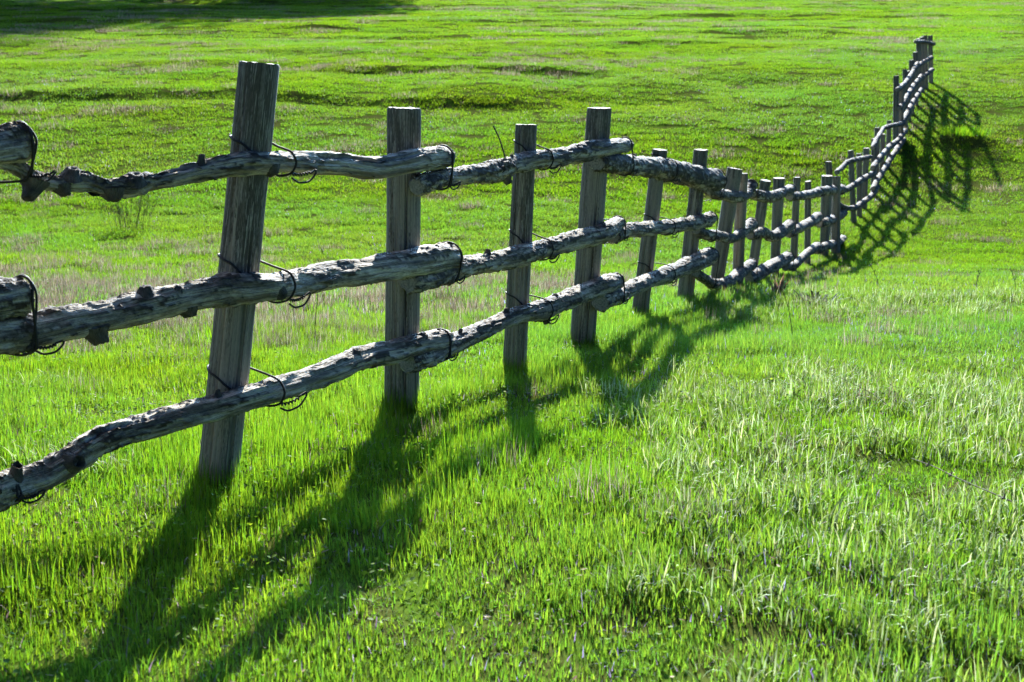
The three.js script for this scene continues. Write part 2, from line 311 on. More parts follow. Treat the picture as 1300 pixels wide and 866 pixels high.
// rail: x, y, z, radius along its middle line
const RAILS = [
  ['Z1', [-1.749, 1.025, -2.655, 0.049, -1.637, 1.043, -2.806, 0.0482, -1.504, 1.051, -2.957, 0.0489, -1.351, 1.079, -3.114, 0.0495, -1.304, 1.09, -3.189, 0.0487, -1.26, 1.099, -3.255, 0.0496, -1.239, 1.103, -3.285, 0.048]],
  ['Z2', [-1.797, 0.689, -2.655, 0.0521, -1.68, 0.699, -2.806, 0.0531, -1.542, 0.707, -2.957, 0.0539, -1.386, 0.706, -3.114, 0.0547, -1.338, 0.706, -3.189, 0.0539, -1.294, 0.706, -3.255, 0.053, -1.272, 0.704, -3.285, 0.0514]],
  ['Z3', [-1.87, 0.177, -2.655, 0.0437, -1.748, 0.167, -2.806, 0.0442, -1.603, 0.161, -2.957, 0.0444, -1.437, 0.17, -3.114, 0.0445, -1.373, 0.179, -3.208, 0.0437, -1.333, 0.182, -3.262, 0.038]],
  ['A1', [-1.349, 1.101, -3.114, 0.0247, -1.311, 1.081, -3.18, 0.0252, -1.282, 1.064, -3.227, 0.0237, -1.261, 1.045, -3.261, 0.0219, -1.244, 1.027, -3.287, 0.0211, -1.229, 1.007, -3.311, 0.0244, -1.195, 0.992, -3.358, 0.0227, -1.152, 0.989, -3.415, 0.0293, -1.126, 0.981, -3.449, 0.0254, -1.108, 0.971, -3.471, 0.0234, -1.061, 0.965, -3.527, 0.0303, -1.037, 0.966, -3.556, 0.0295, -1.012, 0.972, -3.584, 0.0253, -0.96, 0.982, -3.64, 0.0279, -0.906, 0.991, -3.697, 0.0294, -0.85, 0.999, -3.753, 0.0322, -0.792, 1.004, -3.81, 0.035, -0.737, 1.002, -3.89, 0.0345, -0.696, 0.99, -4.064, 0.036, -0.648, 0.973, -4.239, 0.0389, -0.594, 0.954, -4.413, 0.0405, -0.512, 0.92, -4.646, 0.0427, -0.442, 0.917, -4.821, 0.0428, -0.366, 0.921, -4.995, 0.0473, -0.308, 0.918, -5.151, 0.0456, -0.265, 0.913, -5.288, 0.0436]],
  ['A2', [-1.395, 0.61, -3.114, 0.0452, -1.334, 0.612, -3.208, 0.0485, -1.282, 0.606, -3.283, 0.0486, -1.21, 0.611, -3.377, 0.0467, -1.133, 0.614, -3.471, 0.0458, -1.05, 0.62, -3.565, 0.0469, -0.962, 0.629, -3.659, 0.047, -0.868, 0.633, -3.753, 0.0493, -0.769, 0.626, -3.847, 0.0457, -0.695, 0.597, -4.123, 0.0463, -0.605, 0.571, -4.413, 0.0509, -0.498, 0.545, -4.704, 0.0527, -0.399, 0.526, -4.937, 0.0599, -0.319, 0.51, -5.134, 0.0606, -0.252, 0.491, -5.339, 0.0597]],
  ['A3', [-1.435, 0.196, -3.114, 0.0384, -1.384, 0.195, -3.189, 0.0413, -1.358, 0.197, -3.227, 0.0428, -1.316, 0.197, -3.283, 0.0435, -1.272, 0.201, -3.339, 0.0431, -1.216, 0.227, -3.405, 0.0438, -1.175, 0.251, -3.452, 0.041, -1.124, 0.264, -3.509, 0.0405, -1.055, 0.266, -3.584, 0.039, -0.982, 0.273, -3.659, 0.0397, -0.905, 0.276, -3.734, 0.0405, -0.825, 0.285, -3.81, 0.04, -0.753, 0.279, -3.948, 0.0427, -0.69, 0.253, -4.181, 0.0425, -0.615, 0.237, -4.413, 0.0433, -0.551, 0.23, -4.588, 0.0435, -0.457, 0.199, -4.821, 0.0472, -0.378, 0.188, -4.995, 0.0457, -0.276, 0.147, -5.279, 0.0449]],
  ['B1', [-0.371, 0.818, -4.989, 0.0383, -0.328, 0.829, -5.091, 0.039, -0.288, 0.83, -5.219, 0.0384, -0.231, 0.823, -5.391, 0.0363, -0.17, 0.818, -5.562, 0.0409, -0.105, 0.806, -5.733, 0.0492, -0.054, 0.809, -5.861, 0.0484, 0.0, 0.819, -5.989, 0.044, 0.115, 0.824, -6.246, 0.0458, 0.24, 0.813, -6.539, 0.0439, 0.376, 0.819, -6.835, 0.0501, 0.522, 0.819, -7.132, 0.0479, 0.699, 0.791, -7.795, 0.0428]],
  ['B2', [-0.406, 0.453, -4.925, 0.0461, -0.32, 0.439, -5.134, 0.048, -0.25, 0.433, -5.348, 0.0466, -0.173, 0.418, -5.562, 0.045, -0.072, 0.395, -5.818, 0.047, 0.038, 0.381, -6.075, 0.0528, 0.157, 0.375, -6.342, 0.0472, 0.288, 0.364, -6.638, 0.0494, 0.429, 0.352, -6.934, 0.0515, 0.53, 0.351, -7.132, 0.053, 0.63, 0.357, -7.501, 0.0417]],
  ['B3', [-0.414, 0.129, -4.919, 0.042, -0.352, 0.122, -5.053, 0.0447, -0.268, 0.114, -5.305, 0.0402, -0.175, 0.106, -5.562, 0.0385, -0.073, 0.099, -5.818, 0.0402, 0.038, 0.092, -6.075, 0.0419, 0.159, 0.066, -6.342, 0.0517, 0.268, 0.06, -6.589, 0.0495, 0.385, 0.056, -6.835, 0.0513, 0.509, 0.055, -7.082, 0.0531, 0.623, 0.018, -7.448, 0.0465]],
  ['C1', [0.458, 0.747, -7.003, 0.045, 0.551, 0.726, -7.208, 0.0485, 0.723, 0.662, -7.875, 0.0578, 0.956, 0.579, -8.676, 0.0664, 1.119, 0.517, -9.136, 0.0755, 1.366, 0.427, -9.689, 0.0831, 1.649, 0.329, -10.342, 0.0888]],
  ['C2', [0.565, 0.31, -7.234, 0.0448, 0.645, 0.293, -7.555, 0.0421, 0.768, 0.247, -8.009, 0.0446, 0.966, 0.168, -8.676, 0.0483, 1.21, 0.1, -9.32, 0.0519, 1.42, 0.064, -9.781, 0.0544, 1.588, 0.046, -10.167, 0.0534]],
  ['C3', [0.495, -0.034, -7.053, 0.053, 0.597, -0.052, -7.341, 0.0505, 0.702, -0.097, -7.742, 0.0484, 0.892, -0.155, -8.409, 0.0525, 1.139, -0.219, -9.136, 0.0626, 1.386, -0.239, -9.689, 0.0663, 1.598, -0.252, -10.167, 0.0695]],
  ['D1', [1.455, 0.338, -9.873, 0.0364, 1.601, 0.254, -10.217, 0.044, 1.737, 0.194, -10.543, 0.0454, 1.923, 0.135, -10.971, 0.0506, 2.089, 0.109, -11.401, 0.0456, 2.178, 0.177, -11.633, 0.0536]],
  ['D2', [1.413, 0.012, -9.763, 0.0362, 1.532, -0.06, -10.016, 0.0403, 1.686, -0.124, -10.392, 0.045, 1.881, -0.207, -10.843, 0.0403, 2.05, -0.204, -11.269, 0.0488, 2.192, -0.181, -11.633, 0.0575]],
  ['D3', [1.424, -0.325, -9.763, 0.0365, 1.544, -0.424, -10.016, 0.0406, 1.679, -0.514, -10.342, 0.042, 1.84, -0.56, -10.718, 0.0468, 2.038, -0.553, -11.202, 0.0558, 2.208, -0.552, -11.633, 0.0507]],
  ['E1', [2.181, 0.092, -11.633, 0.0429, 2.318, 0.035, -11.965, 0.0515, 2.506, -0.022, -12.42, 0.0535, 2.711, -0.046, -12.933, 0.0517, 2.963, -0.065, -13.587, 0.0542]],
  ['E2', [2.157, -0.276, -11.534, 0.0428, 2.374, -0.319, -12.064, 0.0485, 2.554, -0.425, -12.499, 0.0503, 2.745, -0.443, -12.972, 0.0562, 2.942, -0.437, -13.483, 0.0625]],
  ['E3', [2.146, -0.663, -11.468, 0.0572, 2.307, -0.686, -11.865, 0.0592, 2.505, -0.705, -12.341, 0.0615, 2.727, -0.738, -12.893, 0.0601, 2.918, -0.765, -13.379, 0.0624]],
  ['F1', [2.908, -0.131, -13.431, 0.0454, 3.147, -0.19, -14.056, 0.0475, 3.467, -0.264, -14.918, 0.0504, 3.724, -0.302, -15.538, 0.0573]],
  ['F2', [2.887, -0.507, -13.326, 0.0454, 3.124, -0.541, -13.952, 0.0518, 3.435, -0.588, -14.787, 0.0548, 3.721, -0.603, -15.498, 0.067]],
  ['F3', [2.828, -0.826, -13.13, 0.0409, 3.062, -0.909, -13.743, 0.0428, 3.202, -0.915, -14.108, 0.0439, 3.404, -0.919, -14.656, 0.0455, 3.739, -0.95, -15.498, 0.0577]],
  ['G1', [3.686, -0.293, -15.457, 0.057, 3.918, -0.324, -15.942, 0.0588, 4.241, -0.406, -16.839, 0.0621, 4.636, -0.5, -17.971, 0.0552]],
  ['G2', [3.744, -0.685, -15.538, 0.048, 3.978, -0.718, -16.022, 0.0544, 4.431, -0.842, -17.423, 0.0645, 4.68, -0.85, -18.024, 0.0611]],
  ['G3', [3.684, -0.99, -15.377, 0.0477, 3.916, -1.013, -15.861, 0.0541, 4.28, -1.115, -16.839, 0.0574, 4.701, -1.219, -18.024, 0.0558]],
  ['H1', [4.397, -0.232, -17.423, 0.0374, 4.595, -0.21, -17.917, 0.0384, 4.764, -0.164, -18.29, 0.0391, 5.125, -0.181, -19.06, 0.0408, 5.637, -0.236, -20.237, 0.0371]],
  ['H2', [4.492, -0.533, -17.651, 0.0488, 4.886, -0.543, -18.503, 0.0511, 5.3, -0.517, -19.422, 0.0536, 5.819, -0.52, -20.652, 0.0506]],
  ['H3', [4.5, -0.685, -17.651, 0.0435, 4.701, -0.789, -18.077, 0.0446, 5.031, -0.87, -18.77, 0.0463, 5.353, -0.87, -19.494, 0.048, 5.675, -0.854, -20.237, 0.0498, 6.002, -0.788, -21.067, 0.0517]],
  ['I1', [5.712, -0.116, -20.445, 0.0436, 5.953, -0.007, -21.067, 0.0449, 6.357, 0.098, -22.151, 0.0404, 6.764, 0.106, -23.0, 0.0419, 7.496, 0.042, -24.777, 0.0452]],
  ['I2', [5.732, -0.439, -20.445, 0.0501, 6.059, -0.355, -21.276, 0.052, 6.647, -0.248, -22.708, 0.0554, 7.131, -0.197, -23.844, 0.0508, 7.563, -0.1, -24.918, 0.0606]],
  ['I3', [5.752, -0.764, -20.445, 0.0502, 6.149, -0.659, -21.482, 0.0527, 6.597, -0.512, -22.569, 0.0552, 6.993, -0.372, -23.482, 0.0573, 7.516, -0.256, -24.777, 0.0528]],
  ['J1', [7.022, 0.705, -23.723, 0.0502, 7.56, 0.804, -25.06, 0.0529, 8.047, 0.964, -26.296, 0.0475, 8.53, 1.158, -27.543, 0.0497]],
  ['J2', [7.145, 0.356, -23.965, 0.0508, 7.693, 0.542, -25.342, 0.0536, 8.275, 0.719, -26.828, 0.0567, 8.985, 0.899, -28.622, 0.0517]],
  ['J3', [7.267, 0.057, -24.213, 0.0515, 7.772, 0.234, -25.483, 0.0618, 8.296, 0.417, -26.828, 0.0568, 9.005, 0.611, -28.622, 0.0519]],
  ['K1', [8.286, 1.588, -27.006, 0.0405, 9.06, 1.607, -28.907, 0.0433, 9.793, 1.57, -30.478, 0.0457]],
  ['K2', [8.182, 1.038, -26.651, 0.0481, 8.822, 1.138, -28.262, 0.051, 9.64, 1.267, -30.103, 0.0543]],
  ['K3', [8.344, 0.747, -27.006, 0.0489, 9.059, 0.846, -28.79, 0.0521, 9.717, 1.0, -30.228, 0.0546]],
];
function woodTexture(seed, lichenFrom) {
  return noiseTexture(384, 768, (u, v) => {
    const a = u * Math.PI * 2, c = Math.cos(a) * 3, s = Math.sin(a) * 3, y = v * 1.4;
    const wave = 0.3 * noise(c * 0.5, s * 0.5, y * 1.6 + seed);
    const grain = noise(c * 7 + wave, s * 7, y * 1.3 + seed), fine = noise(c * 19 + wave, s * 19, y * 6 + seed), speck = noise(c * 11, s * 11, y * 60 + seed), broad = noise(c * 0.9, s * 0.9, y * 1.5 + seed + 80);
    const k = 0.78 + 0.4 * grain + 0.35 * fine + 0.3 * broad + 0.2 * speck, split = smooth(0.34, 0.42, noise(c * 5 + wave, s * 5, y * 0.6 + seed + 20));
    const cover = smooth(-0.1, 0.25, 0.7 * noise(c * 1.1, s * 1.1, y * 2.4 + seed + 40) + 0.55 * speck + 0.5 * fine + 0.3 * grain + (y > lichenFrom + 0.18 * broad ? 0.4 : -0.2));
    const crust = smooth(0.2, 0.36, noise(c * 8, s * 8, y * 11 + seed + 60) + 0.3 * speck) * cover;
    const d = 0.5 + 0.5 * speck, f = (1 - 0.7 * split) * k;
    const m = (w, l, p) => mix(mix(w * f, l * (0.6 + 0.8 * d), cover * 0.85), p, crust * 0.75);
    return [m(0.33, 0.058, 0.40), m(0.295, 0.049, 0.375), m(0.24, 0.038, 0.32)];
  });
}
const postMaterials = [woodTexture(3, 0.72), woodTexture(17, 1.0)].map((map) => new THREE.MeshStandardMaterial({ map, bumpMap: map, bumpScale: 0.003, roughness: 0.95 }));
const grainMap = noiseTexture(512, 256, (u, v) => {        // u along the log, v around it
  const a = v * Math.PI * 2, c = Math.cos(a) * 3, s = Math.sin(a) * 3, n = 0.72 + 0.6 * noise(c * 6, s * 6, u * 6) + 0.5 * noise(c * 14, s * 14, u * 30) + 0.45 * noise(c * 12, s * 12, u * 110);
  return [n, n, n].map((q) => clamp(q, 0.15, 1));
});
grainMap.wrapS = THREE.MirroredRepeatWrapping; grainMap.wrapT = THREE.RepeatWrapping;
const railMaterial = new THREE.MeshStandardMaterial({ vertexColors: true, map: grainMap, bumpMap: grainMap, bumpScale: 0.004, roughness: 0.88 });
const cutMaterial = new THREE.MeshStandardMaterial({ vertexColors: true, roughness: 0.92 });
const wireMaterial = new THREE.MeshStandardMaterial({ color: new THREE.Color().setRGB(0.022, 0.018, 0.016), roughness: 0.75, metalness: 0.1 });
// a flat sawn face with growth rings, inside the given rim points
function cutFace(rim, normal, seed, tone = 1) {
  const c = rim.reduce((s, p) => s.add(p), V(0, 0, 0)).multiplyScalar(1 / rim.length), pos = [], color = [], idx = [], n = rim.length, loops = 7;
  const put = (p, q) => { const k = tone * (0.75 + 0.35 * Math.sin(q * 19 + 2 * noise(p.x * 40, p.y * 40, p.z * 40 + seed)) * 0.5 + 0.45 * noise(p.x * 120, p.y * 120, p.z * 120)); pos.push(p.x, p.y, p.z); color.push(0.33 * k, 0.30 * k, 0.26 * k); };
  put(c, 0);
  for (let j = 1; j <= loops; j++) for (const p of rim) { const q = c.clone().lerp(p, j / loops); q.addScaledVector(normal, 0.0025 * noise(q.x * 60, q.y * 60, q.z * 60 + seed)); put(q, j / loops); }
  for (let i = 0; i < n; i++) { const e = (i + 1) % n; idx.push(0, 1 + i, 1 + e); for (let j = 0; j < loops - 1; j++) { const a = 1 + j * n; idx.push(a + i, a + n + i, a + n + e, a + i, a + n + e, a + e); } }
  return geometryFrom(pos, idx, { color });
}
const postAxes = POSTS.map(([x0, y0, z0, x1, y1, z1, r0, r1]) => ({ base: V(x0, y0, z0), top: V(x1, y1, z1), r0, r1 }));
postAxes.forEach((p, k) => {
  const r = rng(900 + k), near = p.base.z > -12, seg = near ? 96 : 20, axis = p.top.clone().sub(p.base), len = axis.length(), dir = axis.clone().normalize();
  const e1 = V(1, 0, 0).addScaledVector(dir, -dir.x).normalize(), e2 = dir.clone().cross(e1), start = -0.3, rows = near ? 46 : 14, pos = [], uv = [], idx = [];
  const splits = [0, 1, 2, 3, 4, 5, 6].map((q) => ({ a: q < 1 ? 4.6 + 0.9 * r() : q < 4 ? 3.5 + 2.4 * r() : r() * 6.283, deep: q < 1 ? 0.01 + 0.006 * r() : 0.005 + 0.006 * r(), wide: q < 1 ? 0.0036 : 0.0026, y0: q < 2 ? -1 : r() * 0.8, y1: q < 2 ? (0.45 + 0.35 * r()) * len : r() * 1.4 + 0.2 }));
  const slantA = r() * 6.283, slant = 0.005 * r(), rim = [];
  for (let j = 0; j <= rows; j++) {
    const t = j / rows, y = mix(start, len, t);
    for (let i = 0; i <= seg; i++) {
      const a = (i % seg) / seg * 6.2831853, ca = Math.cos(a), sa = Math.sin(a);
      let rad = mix(p.r0, p.r1, clamp(y / len)) * (1 + 0.05 * noise(ca * 1.1 + k * 3, sa * 1.1, y * 1.3) + 0.025 * noise(ca * 3 + k, sa * 3, y * 6) + 0.02 * noise(ca * 7, sa * 7 + k, y * 1.5) );
      for (const s of splits) { if (y < s.y0 || y > s.y1) continue; const off = Math.abs(((a - s.a - 0.12 * noise(y * 3, s.a * 9) + 9.4247) % 6.2831853) - 3.14159) * rad; rad -= s.deep * smooth(s.wide, 0.0008, off) * smooth(s.y0, s.y0 + 0.1, y) * smooth(s.y1, s.y1 - 0.15, y); }
      let yy = y;
      if (j === rows) { rad *= 0.955; yy += 0; } else if (j === rows - 1) yy = len - 0.006;
      if (j >= rows - 1) yy += slant * Math.cos(a - slantA) + 0.003 * noise(ca * 4, sa * 4, k);
      const q = p.base.clone().addScaledVector(dir, yy).addScaledVector(e1, ca * rad).addScaledVector(e2, sa * rad);
      pos.push(q.x, q.y, q.z); uv.push(i / seg, yy / 1.4 + (k > 1 ? k * 0.137 : 0) * 0);
      if (j === rows && i < seg) rim.push(q);
    }
  }
  for (let j = 0; j < rows; j++) for (let i = 0; i < seg; i++) { const a = j * (seg + 1) + i, b = a + seg + 1; idx.push(a, b, a + 1, a + 1, b, b + 1); }
  const m = mesh('post', geometryFrom(pos, idx, { uv }), postMaterials[k === 2 || k === 4 || k % 3 === 1 ? 0 : 1], fence);
  mesh('cut_end', cutFace(rim, dir, k, 1.25), cutMaterial, m);
});
// crooked logs
const distant = (key) => key > 'H' && key < 'Z';
const railLines = {};
const frame = (c, u) => { const t = c.getTangent(u).normalize(), side = V(0, 1, 0).cross(t).negate().normalize(); if (side.x + side.z < 0) side.negate(); const upw = side.clone().cross(t).normalize(); if (upw.y < 0) upw.negate(); return { t, side, up: upw }; };
// splits that run along a rail: from control point, to control point, angle round the log, depth
const RAIL_SPLITS = { A1: [[18.6, 23, 0.75, 0.016], [7, 9, 0.5, 0.008]], A3: [[5.2, 7.4, 1.0, 0.014]], A2: [[8.5, 11, 0.9, 0.006]], B3: [[3, 7, 0.6, 0.008]] };
// branch stubs: control point, angle (0 faces the open field side, 90 up), length, radius, hollow
const RAIL_STUBS = {
  A1: [[5, -80, 0.034, 0.02], [6.6, 75, 0.016, 0.018], [9.4, -70, 0.014, 0.02], [10.5, 70, 0.012, 0.02], [14.2, 85, 0.022, 0.009], [17, -60, 0.01, 0.016]],
  A2: [[5.1, 88, 0.018, 0.017], [3.7, -75, 0.03, 0.024], [6.1, -78, 0.014, 0.02], [7.8, 80, 0.009, 0.015]],
  A3: [[4.7, 12, 0.016, 0.019, true], [2.6, 62, 0.03, 0.015, true], [10.2, 85, 0.018, 0.008], [14.6, 70, 0.01, 0.014]],
  B1: [[6.3, -70, 0.03, 0.018], [5.4, 20, 0.012, 0.012, true], [9.6, 60, 0.008, 0.014]],
  B2: [[3.6, 85, 0.022, 0.012], [1.6, -60, 0.012, 0.016], [8.2, 80, 0.01, 0.014]],
  B3: [[4.4, 85, 0.022, 0.012], [6, -75, 0.028, 0.016], [6.5, 80, 0.016, 0.013], [2.4, 80, 0.02, 0.009]],
  C1: [[2.1, 85, 0.02, 0.017], [2.7, -70, 0.018, 0.014]], C2: [[3.5, -60, 0.014, 0.012]], C3: [[2.4, 80, 0.012, 0.014]],
};
for (const [key, data] of RAILS) {
  const pts = [], rads = [];
  for (let i = 0; i < data.length; i += 4) { pts.push(V(data[i], data[i + 1], data[i + 2])); rads.push(data[i + 3] * (distant(key) ? 0.85 : 1)); }
  const n = pts.length, curve = new THREE.CatmullRomCurve3(pts, false, 'catmullrom', distant(key) ? 0.2 : 0.5), seed = key.charCodeAt(0) * 13 + key.charCodeAt(1) * 7, r = rng(seed);
  const radiusAt = (u) => { const q = clamp(u) * (n - 1), i = Math.min(n - 2, Math.floor(q)); return mix(rads[i], rads[i + 1], smooth(0, 1, q - i)); };
  const near = pts[0].z > -7.5, middle = !near && pts[0].z > -13, seg = near ? 40 : middle ? 24 : 12, total = curve.getLength(), rows = Math.ceil(total / (near ? 0.009 : middle ? 0.018 : 0.05));
  railLines[key] = { curve, radiusAt, n };
  const pos = [], color = [], uv = [], idx = [], rims = [[], []], bark = 0.005, rindShare = key === 'C1' ? 0.3 : distant(key) ? 0.6 : key > 'Z' ? -0.15 : key > 'D' ? 0.22 : key > 'B' ? -0.12 : -0.34;
  for (let j = 0; j <= rows; j++) {
    const u = j / rows, c = curve.getPoint(u), { t, side, up: upw } = frame(curve, u), rad0 = radiusAt(u), s = u * total, q = u * (n - 1);
    const edge = Math.min(s, total - s), taper = 1 - 0.16 * Math.pow(1 - clamp(edge / (rad0 * 0.5)), 2);
    for (let i = 0; i <= seg; i++) {
      const a = (i % seg) / seg * 6.2831853, ca = Math.cos(a), sa = Math.sin(a), X = ca * rad0 * 22, Y = sa * rad0 * 22, Z = s * 9 + seed;
      const lump = 0.16 * noise(ca * 0.8 + seed, sa * 0.8, s * 5) + 0.12 * noise(ca * 1.6, sa * 1.6 + seed, s * 13) + 0.05 * noise(ca * 2.6 + seed, sa * 2.6, s * 24);
      const cover = 0.85 * noise(X * 1.5, Y * 1.5, Z * 0.3) + 0.7 * noise(X * 3.4, Y * 3.4, Z * 0.9) + 0.55 * noise(X * 7, Y * 7, Z * 2.4) + 0.35 * noise(X * 14, Y * 14, Z * 7) + 0.3 * sa + rindShare;
      const m = smooth(-0.12, 0.1, cover), plates = noise(X * 4.4, Y * 4.4, Z * 2) + 0.6 * noise(X * 9, Y * 9, Z * 5), fissure = smooth(0.12, 0.02, Math.abs(noise(ca * 4.6 + seed, sa * 4.6, s * 2.6))) * (0.4 + 0.6 * smooth(-0.1, 0.3, noise(ca, sa + seed, s * 7)));
      let rad = rad0 * (1 + lump * (distant(key) ? 1.5 : 1)) * taper + (m - 0.5) * bark + m * 0.0045 * plates + 0.002 * noise(ca * 9, sa * 9, s * 10 + seed) - 0.0055 * fissure;
      for (const [q0, q1, ang, deep] of RAIL_SPLITS[key] ?? []) if (q > q0 && q < q1) { const off = Math.abs(a - ang - 0.22 * noise(q * 1.7, seed)) * rad0; rad -= deep * smooth(0.007, 0.002, off) * smooth(q0, q0 + 0.5, q) * smooth(q1, q1 - 0.5, q); }
      const p = c.clone().addScaledVector(side, ca * rad).addScaledVector(upw, sa * rad);
      pos.push(p.x, p.y, p.z); uv.push(s / 1.2, i / seg);
      const lichen = smooth(0.22, 0.4, noise(X * 2.4, Y * 2.4, Z * 1.7 + 33) + 0.35 * noise(X * 8, Y * 8, Z * 6)), w = smooth(-0.4, 0.45, noise(X * 2.2, Y * 2.2, Z * 0.35 + 9) + 0.6 * noise(X * 6, Y * 6, Z * 0.9 + 9) + 0.35 * noise(X * 12, Y * 12, Z * 5)), b = 0.7 + 0.9 * Math.max(0, plates);
      const wood = [mix(0.2, 0.65, w), mix(0.16, 0.575, w), mix(0.118, 0.455, w)], rind = [0.072 * b, 0.05 * b, 0.033 * b];
      color.push(...[0, 1, 2].map((k) => mix(mix(wood[k], rind[k], m), [0.36, 0.32, 0.25][k], m * lichen * 0.6)));
      if (i < seg && (j === 0 || j === rows)) rims[j ? 1 : 0].push(p);
    }
  }
  for (let j = 0; j < rows; j++) for (let i = 0; i < seg; i++) { const a = j * (seg + 1) + i, b = a + seg + 1; idx.push(a, a + 1, b, a + 1, b + 1, b); }
  const rail = mesh('rail', geometryFrom(pos, idx, { color, uv }), railMaterial, fence);
  mesh('cut_end', cutFace(rims[0], curve.getTangent(0).negate(), seed, 0.95), cutMaterial, rail);
  mesh('cut_end', cutFace(rims[1], curve.getTangent(1), seed + 1, 0.95), cutMaterial, rail);
  const stubs = (RAIL_STUBS[key] ?? []).slice();
  for (let k = 0; k < (near ? 4 : middle ? 2 : 0); k++) stubs.push([r() * (n - 1.4) + 0.2, r() * 360, 0.004 + 0.01 * r(), 0.007 + 0.009 * r()]);
  for (const [q, deg, length, rad, hollow] of stubs) {
    const u = q / (n - 1), { t, side, up: upw } = frame(curve, u), a = deg * Math.PI / 180, R = radiusAt(u) * 0.93, out = side.clone().multiplyScalar(Math.cos(a)).addScaledVector(upw, Math.sin(a)), e2 = out.clone().cross(t).normalize(), lean = t.clone().multiplyScalar(r() - 0.5);
    const prof = hollow ? [[1.7, -0.012], [1.35, 0], [1.12, 0.5 * length], [1, length], [0.86, length + 0.002], [0.7, length - 0.004], [0.55, length - 0.03], [0.02, length - 0.045]] : [[2, -0.014], [1.5, -0.002], [1.15, 0.4 * length], [0.95, 0.85 * length], [0.72, length], [0.4, length - 0.002], [0.02, length - 0.004]];
    const sp = [], sc = [], sx = [], su2 = [], m = 16;
    prof.forEach(([w, y], j) => { for (let i = 0; i <= m; i++) { const b = (i % m) / m * 6.2831853, k = 1 + 0.22 * noise(Math.cos(b) * 1.6 + seed + q, Math.sin(b) * 1.6, y * 30), p = curve.getPoint(u).addScaledVector(out, R + y * k).addScaledVector(t, Math.cos(b) * rad * w * k).addScaledVector(e2, Math.sin(b) * rad * w * k).addScaledVector(lean, Math.max(0, y)); const g = 0.6 + 0.6 * noise(p.x * 70, p.y * 70, p.z * 70); sp.push(p.x, p.y, p.z); sc.push(0.2 * g, 0.175 * g, 0.145 * g); su2.push(j / 9, i / m); } });
    for (let j = 0; j < prof.length - 1; j++) for (let i = 0; i < m; i++) { const a2 = j * (m + 1) + i, b = a2 + m + 1; sx.push(a2, a2 + 1, b, a2 + 1, b + 1, b); }
    mesh('branch_stub', geometryFrom(sp, sx, { color: sc, uv: su2 }), railMaterial, rail);
  }
}
// black wire round posts and rails
function wire(points, closed, rad, parent, name) {
  const c = new THREE.CatmullRomCurve3(points, closed, 'catmullrom', 0.4);
  return mesh(name, new THREE.TubeGeometry(c, Math.max(16, Math.ceil(c.getLength() / 0.006)), rad, 7, closed), wireMaterial, parent);
}
function nearestOn(key, p) {
  const { curve } = railLines[key]; let best = 0, least = 1e9;
  for (let i = 0; i <= 300; i++) { const q = curve.getPoint(i / 300), e = (q.x - p.x) ** 2 + (q.z - p.z) ** 2; if (e < least) { least = e; best = i / 300; } }
  return best;
}
const axisAt = (k, y) => { const p = postAxes[k], t = (y - p.base.y) / (p.top.y - p.base.y); return p.base.clone().lerp(p.top, t); };
// a twisted loop of spare wire: two strands wound round each other that end in an eye
function twist(at, along, hang, size, rad, parent, r) {
  const up2 = V(0, 1, 0), side = along.clone().cross(up2).normalize(), pts = [], N = 26, turn = 7 + 3 * r();
  const mid = (t) => at.clone().addScaledVector(along, size * t).addScaledVector(up2, hang * t * t - 0.006 * Math.sin(t * 3));
  for (let i = 0; i <= N; i++) { const t = i / N * 0.8, a = t * turn * 6.283; pts.push(mid(t).addScaledVector(up2, Math.cos(a) * rad * 1.15).addScaledVector(side, Math.sin(a) * rad * 1.15)); }
  const e = mid(1), drop = -size * 0.28;
  pts.push(e.clone().addScaledVector(along, 0.006), e.clone().addScaledVector(along, 0.004).addScaledVector(up2, drop * 0.5), mid(0.75).addScaledVector(up2, drop), mid(0.3).addScaledVector(up2, drop * 0.9), mid(0).addScaledVector(up2, drop * 0.5));
  wire(pts, false, rad, parent, 'wire_loop');
}
